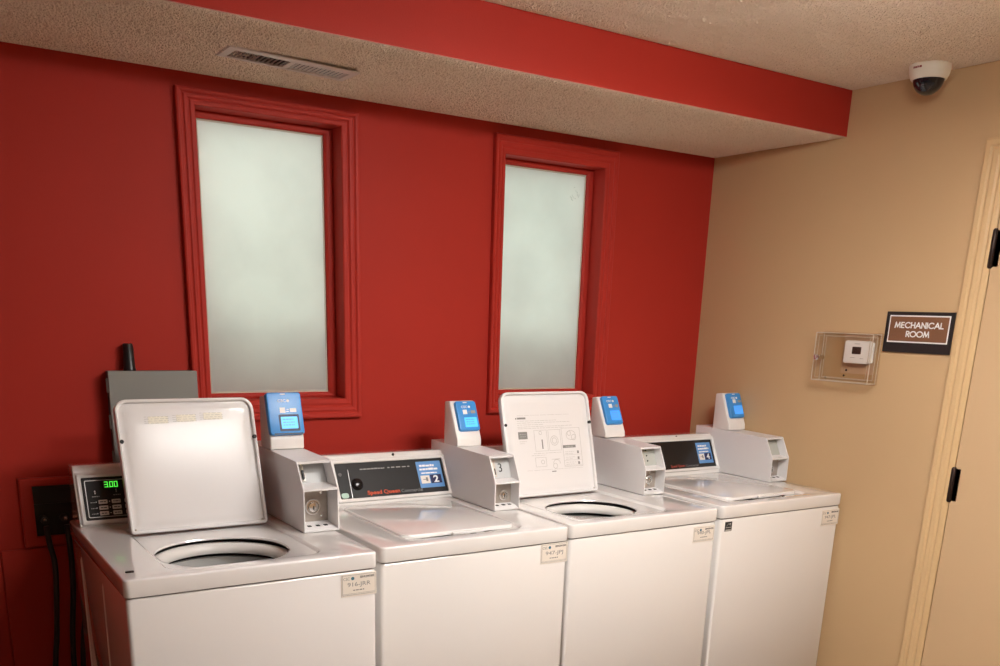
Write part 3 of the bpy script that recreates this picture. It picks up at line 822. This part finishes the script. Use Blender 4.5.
bm = bmesh.new(); dashes(bm, .226, .318, .118, .0045, G, 81, .010, .002, .0003); dashes(bm, .330, .415, .1185, .004, G, 82, .012, .006, .0003); obj('cycle_print', bm, m_wfaint, fp)

# ---- third machine: lid open with printed instructions
P3 = spec(x=-1.3225, y=-.8618, D=.9123, bx=(.5603, .6600), box=(.295, .094, .333, .171, .182), rd=((.537, .183), (.540, .203), (.605, .332), (.636, .327)),
          blue=(.572, .652, .029, .143), scr=(.597, .643, .044, .082), plate=(.540, .640, -.1135, -.058), code=ASSET[2], sh=-.05, hole=(.258, .225, .160, .143), lid=(.440, .540, .36),
          con=(.570, .638, .146), cx=(.012, .562), cm=m_cream, fm=m_facedk, face=(.1345, .547, .0235, .140), num=None, up=m_greenplate, dots=[(.054, .038), (.054, .058), (.054, .018)], dotm=m_black, lock=.017, lockx=.062, lockv=.44, lscrews=[(.062, .2), (.062, .8)], lm=m_lidin)
wm3 = make_washer(P3, 'white washer with printed instructions inside its open lid')
co, fp, G, fr = console(wm3, P3)
F, ld = P3['LF'], P3['LO']
GL = lambda u, v, w_: F(u, v, .0014 + w_)
def printed(mm, fn):
    bm = bmesh.new(); fn(bm); o = obj('instruction_print', bm, mm, ld); return o
def ring(bm, cx, cy, r, t=.0011, n=20, a0=0, a1=2 * PI, sy=1.0):
    for k in range(n):
        p, q = a0 + (a1 - a0) * k / n, a0 + (a1 - a0) * (k + .7) / n
        face(bm, [bm.verts.new(GL(cx + (r + s) * math.cos(x), cy + (r + s) * math.sin(x) * sy, .0003)) for x, s in ((p, -t), (q, -t), (q, t), (p, t))])
def frame_(bm, a, b, c, d, t=.0009):
    for q in ((a, b, c, c + t), (a, b, d - t, d), (a, a + t, c, d), (b - t, b, c, d)): box(bm, q[0], q[1], q[2], q[3], 0, .0003, GL)
def p_head(bm):
    box(bm, .130, .166, .277, .2835, 0, .0003, GL)
def p_lines(bm):
    for k, (v, e) in enumerate(((.270, .30), (.263, .36), (.256, .24), (.249, .37), (.243, .33))):
        dashes(bm, .128, e, v, .0012, GL, 100 + k, .014, .003, .0003)
    dashes(bm, .13, .36, .290, .0008, GL, 99, .03, .004, .0003)
def p_pics(bm):
    frame_(bm, .196, .252, .160, .236); frame_(bm, .258, .312, .160, .236); frame_(bm, .318, .402, .098, .240)
    dashes(bm, .186, .31, .152, .0012, GL, 130, .012, .003, .0003); dashes(bm, .176, .24, .145, .0012, GL, 131, .012, .003, .0003)
    frame_(bm, .190, .238, .104, .138); ring(bm, .222, .121, .007); ring(bm, .283, .196, .017); ring(bm, .283, .196, .010); ring(bm, .224, .226, .006)
    ring(bm, .360, .213, .021, sy=.8); ring(bm, .352, .220, .008); ring(bm, .372, .205, .010)
    box(bm, .262, .30, .128, .1292, 0, .0003, GL); ring(bm, .284, .112, .015, a0=0, a1=PI); ring(bm, .276, .104, .009)
    for k, v in enumerate((.152, .132, .113)):
        dashes(bm, .326, .372, v, .0012, GL, 140 + k, .01, .003, .0003); dashes(bm, .326, .362, v - .007, .0012, GL, 150 + k, .01, .003, .0003)
        box(bm, .320, .400, v - .011, v - .0103, 0, .0003, GL)
    dashes(bm, .15, .40, .092, .0008, GL, 160, .04, .004, .0003)
DARK = [(.122, .127, .277, .2825), (.127, .166, .206, .232), (.318, .377, .167, .177), (.226, .231, .168, .202), (.258, .277, .083, .0865)] + [(.381, .389, v - .007, v + .003) for v in (.152, .130, .112)]
UP = lambda a, b, c: GL(a, b, .0003 + c)
LITE = [(.133, .160, .222, .0022, UP, 170, .005), (.135, .158, .214, .0022, UP, 171, .005), (.330, .364, .1705, .003, UP, 172, .008), (.13, .16, .197, .0012, GL, 173, .01), (.13, .155, .190, .0012, GL, 174, .01)]
printed(m_inkg, p_head); printed(m_inkl, p_lines); printed(m_inkl, p_pics); 
for q in DARK: printed(m_inkg, lambda bm: box(bm, *q, 0, .0003, GL))

for q in LITE: printed(m_inkl, lambda bm: dashes(bm, *q, .002, .0003))

# ---- fourth machine: lid closed, blue sticker 4, against the tan wall
P4 = spec(x=-.6625, y=-.8691, D=.919, bx=(.5595, .6595), box=(.286, .095, .329, .173, .181), rd=((.536, .181), (.539, .204), (.594, .331), (.631, .326)),
          blue=(.572, .653, .027, .134), scr=(.598, .646, .042, .078), plate=(.546, .646, -.121, -.0595), code=ASSET[3], open=False, lidy=(.096, .545),
          con=(.568, .635, .146), cx=(.012, .563), cm=m_cream, fm=m_facedk, face=(.1345, .549, .0235, .1425), num=None, dot=.360, up=m_greenplate, dots=[(.040, .038), (.040, .058)], dotm=m_black, lp=m_steelplate, lock=.017, lockx=.052, lscrews=[(.062, .3)])
wm4 = make_washer(P4, 'white washer with closed lid and blue sticker numbered 4 beside the tan wall')
co, fp, G, fr = console(wm4, P4); console_extras(co, P4, G, fp, False)
speedface(fp, G, '4', m_orangedk, P4, (.291, .370, .028, .043), (.376, .446, .031, .040), (.455, .538, .041, .131))
FB = plane_frame((0, .0035, P4['D']), (1, 0, 0), (0, 0, 1))
bm = bmesh.new(); slab(bm, .024, .058, -.092, -.058, .001, -.001, .001, FB); bd = obj('energy_badge', bm, m_ink, wm4)
GB = lambda u, v, w_: FB(u, v, .001 + w_)
bm = bmesh.new()
ring_pts = [(.030 + .022 * k / 10, -.077 + .011 * math.sin(PI * k / 10)) for k in range(11)]
for p, q in zip(ring_pts, ring_pts[1:]): face(bm, [bm.verts.new(GB(*v)) for v in ((p[0], p[1], .0003), (q[0], q[1], .0003), (q[0], q[1] + .0016, .0003), (p[0], p[1] + .0016, .0003))])
box(bm, .027, .055, -.0795, -.0775, 0, .0003, GB); box(bm, .027, .055, -.091, -.0855, 0, .0003, GB)
star = []
for k in range(10):
    r_ = .0045 if k % 2 == 0 else .0019; a = PI / 2 + k * PI / 5; star.append((.0495 + r_ * math.cos(a), -.066 + r_ * math.sin(a)))
face(bm, [bm.verts.new(GB(x, y, .0003)) for x, y in star])
obj('badge_print', bm, m_inkl, bd)

# ================================================================ things on the walls and ceiling
# grey control cabinet on the red wall, black antenna on it
cab = thing('control_cabinet', 'grey metal cabinet on the red wall behind the open lid', 'electrical cabinet', (-2.365, 0, 1.02))
bm = bmesh.new(); box(bm, -.128, .133, -.044, -.0005, .012, .3120, bev=.003); obj('enclosure', bm, m_darkgray, cab)
bm = bmesh.new(); box(bm, -.1315, .1365, -.0545, -.0445, .010, .3135, bev=.002); cd = obj('cabinet_door', bm, m_graycab, cab)
for z in (.27, .16, .05):
    bm = bmesh.new(); lathe(bm, [(.0001, z - .022), (.0045, z - .02), (.0045, z + .02), (.0001, z + .022)], 10, c=(-.1325, -.044)); obj('hinge', bm, m_graycab, cd, True)
bm = bmesh.new(); lathe(bm, [(.019, .3122), (.019, .318), (.0172, .322), (.0150, .386), (.0145, .392), (.011, .3945), (.0001, .395)], 24, c=(-.061, -.026)); obj('antenna', bm, m_black, cab, True)

# supply box recessed in the wall, with valves and hoses
sb = thing('washer_outlet_box', 'red framed recessed water supply box low on the left wall', 'outlet box', (-2.60, 0, .90))
bm = bmesh.new(); loops = []
xo0, xo1, zo0, zo1 = -.17, .17, -.097, .115; xi0, xi1, zi0, zi1 = -.134, .134, -.066, .090
for o, y in ((0, -.004), (0, -.012), (.08, -.015), (.85, -.015), (1, -.012), (1, .0)):
    f = o; loops.append([(xi0 + (xo0 - xi0) * f, y, zi0 + (zo0 - zi0) * f), (xi1 + (xo1 - xi1) * f, y, zi0 + (zo0 - zi0) * f), (xi1 + (xo1 - xi1) * f, y, zi1 + (zo1 - zi1) * f), (xi0 + (xo0 - xi0) * f, y, zi1 + (zo1 - zi1) * f)])
loft(bm, loops); obj('box_frame', bm, m_redtrim, sb)
bm = bmesh.new(); box(bm, xi0 - .002, xi1 + .002, -.006, -.0008, zi0 - .002, zi1 + .002); obj('box_back', bm, m_dark, sb)  # black sheet, the shade of the recess put into its colour
bm = bmesh.new(); box(bm, xi0, xi1, -.009, -.005, .022, .034); obj('box_shelf', bm, m_black, sb)
for vx in (-.112, -.054):
    bm = bmesh.new(); Fv = plane_frame((vx, -.006, -.012), (1, 0, 0), (0, 0, 1))
    lathe(bm, [(.012, 0), (.012, .012), (.009, .016), (.009, .034), (.011, .036), (.011, .046), (.0001, .047)], 16, Fv, True); vv = obj('valve', bm, m_hose, sb, True)
    bm = bmesh.new(); Fh = plane_frame((vx, -.045, -.008), (1, 0, 0), (0, 0, 1)); lathe(bm, [(.0001, 0.0), (.006, .002), (.0075, .006), (.0001, .010)], 14, Fh, True); obj('valve_handle', bm, m_brass, vv, True)
for nm, pts in (('water supply hose hanging from the left valve of the red outlet box', [(-2.712, -.062, .876), (-2.708, -.064, .82), (-2.700, -.066, .74), (-2.715, -.07, .55), (-2.735, -.072, .36), (-2.70, -.075, .24), (-2.655, -.08, .30), (-2.650, -.085, .45), (-2.63, -.10, .60), (-2.60, -.15, .66)]),
                ('water supply hose hanging from the right valve, nearest the washer', [(-2.654, -.062, .876), (-2.652, -.064, .80), (-2.655, -.066, .68), (-2.672, -.07, .52), (-2.68, -.11, .40), (-2.66, -.13, .28), (-2.62, -.14, .30), (-2.60, -.15, .42), (-2.58, -.17, .54)])):
    bm = bmesh.new(); tube(bm, smoothpath(pts, 8), .0085, 10)
    tag(obj('water_hose', bm, m_hose, None, True), nm, 'hose', 'hoses from the outlet box')

# ceiling vent in the soffit
vt = thing('ceiling_vent', 'white louvred air vent in the textured soffit above the left window', 'vent', (-1.997, -.330, HS - .007))
vt.rotation_euler = (0, math.radians(1.6), 0)
bm = bmesh.new(); loops = []
for o, z in ((0, .001), (0, -.004), (.1, -.005), (.85, -.0035), (1, -.001), (1, .0005), (.85, -.0015), (0, -.0025)):
    loops.append([(-.165 - .024 * o, -.038 - .024 * o, z), (.165 + .024 * o, -.038 - .024 * o, z), (.165 + .024 * o, .038 + .024 * o, z), (-.165 - .024 * o, .038 + .024 * o, z)])
loft(bm, loops); box(bm, -.008, .008, -.039, .039, -.0035, .0); obj('vent_frame', bm, m_vent, vt)
bm = bmesh.new(); box(bm, -.168, .168, -.041, .041, .0015, .0035); obj('vent_dark_sheet', bm, m_dark, vt)  # flat black sheet for the darkness behind the louvres, no duct modelled
for s in (-1, 1):
    for k in range(12):
        xc = s * (.0165 + k * .0128); t = math.radians(58 if s < 0 else 36) * s
        Fs = lambda x, y, z, xc=xc, t=t: Vector((xc + x * math.cos(t) + z * math.sin(t), y, -.0018 + (-x * math.sin(t) + z * math.cos(t))))
        bm = bmesh.new(); hw_ = .0040 if s < 0 else .0027; box(bm, -hw_, hw_, -.0385, .0385, -.0004, .0004, Fs); obj('louvre', bm, m_vent, vt)

# dome security camera
sc_ = thing('security_camera', 'white dome security camera with smoked lens on the ceiling', 'security camera', (-.108, -1.042, HC))
bm = bmesh.new(); lathe(bm, [(.0615, .0), (.0635, -.003), (.0635, -.014), (.060, -.031), (.0545, -.043), (.052, -.0455), (.049, -.0455), (.048, -.041), (.0001, -.041)], 40, cap0=True); hs = obj('housing', bm, m_camw, sc_, True, angle=40)
bm = bmesh.new()
lathe(bm, [(0.0480 * math.cos(t), -.0415 - .048 * math.sin(t)) for t in [k * PI / 2 / 9 for k in range(9)]] + [(.0001, -.0895)], 36); obj('dome', bm, m_camdome, sc_, True)
# printed name on the left of the housing: a small red mark, wrapped on the cone
bm = bmesh.new()
tb_ = bmesh.new(); dashes(tb_, 0, .034, 0, .0065, ID, 3, .0045, .0012, .0003)
for v in tb_.verts:
    a = math.radians(163) + v.co.x / .066; z = -.018 + v.co.y; r_ = .0637 - max(0, -z - .014) * .22 + v.co.z + .0002
    v.co = Vector((r_ * math.cos(a), r_ * math.sin(a), z))
bm.free(); obj('maker_mark', tb_, m_redprint, hs)

# MECHANICAL ROOM sign
sg = thing('room_sign', 'black and brown wall sign reading MECHANICAL ROOM', 'sign', (0, -1.0755, 1.454))
FS = plane_frame((0, .1308, 0), (0, -1, 0), (0, 0, 1))       # u along the wall towards the door, v up, d into the room
SW, SH = .2616, .1386
bm = bmesh.new(); slab(bm, 0, SW, 0, SH, .0015, .0005, .007, FS, .001); pnl = obj('sign_panel', bm, m_signblk, sg)
GS = lambda u, v, d: FS(u, v, .007 + d)
bm = bmesh.new(); slab(bm, .0145, SW - .0125, .034, SH - .012, .001, 0, .0006, GS); obj('sign_border', bm, m_wprint, pnl)
bm = bmesh.new(); slab(bm, .019, SW - .017, .0385, SH - .0165, .001, 0, .0012, GS); ins = obj('sign_insert', bm, m_signbrn, pnl)
GI = lambda u, v, d: GS(u, v, .0012 + d)
def arc(cx, cy, rx, ry, a0, a1, n=14): return [(cx + rx * math.cos(math.radians(a0 + (a1 - a0) * k / n)), cy + ry * math.sin(math.radians(a0 + (a1 - a0) * k / n))) for k in range(n + 1)]
GLYPH = {'M': (.95, [[(.06, 0), (.18, 1), (.475, .12), (.77, 1), (.89, 0)]]), 'E': (.50, [[(.46, 1), (.06, 1), (.06, 0), (.46, 0)], [(.06, .52), (.42, .52)]]),
         'C': (.86, [arc(.50, .5, .44, .5, 48, 312)]), 'H': (.68, [[(.06, 0), (.06, 1)], [(.62, 0), (.62, 1)], [(.06, .52), (.62, .52)]]),
         'A': (.80, [[(.02, 0), (.40, 1), (.78, 0)], [(.17, .34), (.63, .34)]]), 'N': (.74, [[(.06, 0), (.06, 1), (.68, 0), (.68, 1)]]), 'I': (.14, [[(.07, 0), (.07, 1)]]),
         'L': (.44, [[(.06, 1), (.06, 0), (.42, 0)]]), 'R': (.56, [[(.06, 0), (.06, 1)], [(.06, 1), (.24, 1)] + arc(.24, .74, .26, .26, 90, -90, 8) + [(.06, .48)], [(.24, .48), (.54, 0)]]), 'O': (.98, [arc(.49, .5, .46, .5, 0, 360, 28)])}
def stroke_word(word, x0, x1, y0, y1, F, t, depth):
    tot = sum(GLYPH[c][0] for c in word) + .12 * (len(word) - 1); k = (x1 - x0) / tot; H_ = y1 - y0; x = x0
    out = []; n_ = 0
    for ch in word:
        bm = bmesh.new()
        w_, st = GLYPH[ch]
        for pl_ in st:
            P = [(x + px * k, y0 + t / 2 + py * (H_ - t)) for px, py in pl_]
            for p, q in zip(P, P[1:]):
                dx, dy = q[0] - p[0], q[1] - p[1]; l = math.hypot(dx, dy) or 1e-6; dx, dy = dx / l * t / 2, dy / l * t / 2
                c_ = [(p[0] - dx - dy, p[1] - dy + dx), (q[0] + dx - dy, q[1] + dy + dx), (q[0] + dx + dy, q[1] + dy - dx), (p[0] - dx + dy, p[1] - dy - dx)]
                n_ += 1; loft(bm, [[F(*v, 0) for v in c_], [F(*v, depth + .00003 * (n_ % 7)) for v in c_]], False, True)
        out.append(bm); x += (w_ + .12) * k
    return out
for wd, q in (('MECHANICAL', (.039, SW - .035, .083, .1040)), ('ROOM', (.088, SW - .083, .0530, .074))):
    for bm in stroke_word(wd, *q, GI, .0036, .0012): obj('letter', bm, m_wprint, ins)

# thermostat and its clear locking cover
th = thing('thermostat', 'white wall thermostat inside the clear acrylic cover', 'thermostat', (0, -.859, 1.447))
FT = plane_frame((0, 0, 0), (0, -1, 0), (0, 0, 1))
bm = bmesh.new(); slab(bm, -.062, .046, -.042, .040, .008, .0125, .028, FT, .004); bd = obj('thermostat_body', bm, m_plastic, th, True)
bm = bmesh.new(); slab(bm, -.056, .052, -.038, .035, .005, .0045, .0128, FT); obj('back_plate', bm, m_wprint, th)
bm = bmesh.new(); slab(bm, -.026, .013, -.008, .018, .002, .027, .0285, FT); scn = obj('display', bm, m_lcd, bd)
bm = text_bm('72', -.016, -.004, -.002, .011, lambda u, v, d: FT(u, v, .0285 + d), .0002); obj('digits', bm, m_bronze, scn)
bm = bmesh.new(); dashes(bm, -.018, .004, .0275, .003, lambda u, v, d: FT(u, v, .028 + d), 4, .01, .001, .0003); dashes(bm, -.030, -.010, -.022, .002, lambda u, v, d: FT(u, v, .028 + d), 5, .006, .001, .0003); dashes(bm, .012, .030, -.024, .002, lambda u, v, d: FT(u, v, .028 + d), 6, .006, .001, .0003); obj('button_print', bm, m_inkl, bd)
bm = bmesh.new(); slab(bm, -.086, .060, -.080, .062, .004, .0001, .0004, FT); obj('wall_plate', bm, mat('bare_wall_patch', (0.66, 0.48, 0.33), .6), th)
gd = thing('thermostat_guard', 'clear acrylic locking cover over the white thermostat', 'thermostat cover', (0, -.805, 1.424))
U0, U1, V0, V1, GDp = -.126, .130, -.090, .089, .052
bm = bmesh.new(); slab(bm, U0 - .004, U1 + .004, V0 - .004, V1 + .003, .004, .0006, .004, FT); gp = obj('base_plate', bm, m_acryl, gd)
bm = bmesh.new()
def shell(i, d): return [FT(x, y, d) for x, y in rrect(U0 + i, U1 - i, V0 + i, V1 - i, .006, 4)]
loft(bm, [shell(0, .004), shell(0, GDp - .003), shell(.003, GDp)], False, True)
cv = obj('clear_cover', bm, m_acryl, gd, True, angle=30)
bm = bmesh.new()
t_ = .0017
for (u, v) in ((U0 + .002, V0 + .002), (U1 - .002, V0 + .002), (U1 - .002, V1 - .002), (U0 + .002, V1 - .002)): tube(bm, [FT(u, v, .004), FT(u, v, GDp - .002)], t_, 6)
cs = [(U0 + .002, V0 + .002), (U1 - .002, V0 + .002), (U1 - .002, V1 - .002), (U0 + .002, V1 - .002)]
for k in range(4):
    a, b = cs[k], cs[(k + 1) % 4]
    for d in (.005, GDp - .0015): tube(bm, [FT(*a, d), FT(*b, d)], t_, 6)
    sh_ = lambda p: (p[0] * .90, p[1] * .87); tube(bm, [FT(*sh_(a), GDp - .004), FT(*sh_(b), GDp - .004)], .0010, 6); tube(bm, [FT(*sh_(a), .006), FT(*sh_(b), .006)], .0012, 6)
obj('cover_edge', bm, m_acedge, cv, True)
bm = bmesh.new(); FLk = plane_frame(FT(U0 + .018, -.004, GDp - .012), (0, -1, 0), (0, 0, 1))
lathe(bm, [(.009, -.02), (.009, .010), (.011, .012), (.011, .017), (.008, .0185), (.0001, .0185)], 18, FLk, True); lk = obj('cover_lock', bm, m_chrome, gd, True)
bm = bmesh.new(); box(bm, U0 + .005, U0 + .030, -.006, .004, GDp - .004, GDp + .004, FT, .002); obj('lock_arm', bm, m_chrome, lk)
for (u, v) in ((U0 + .032, V0 + .012), (-.012, -.066), (-.004, -.046)):
    bm = bmesh.new(); lathe(bm, [(.0042, .0038), (.004, .006), (.0001, .0068)], 12, FT, True, c=(u, v)); obj('mounting_screw', bm, m_bronze, gp, True)
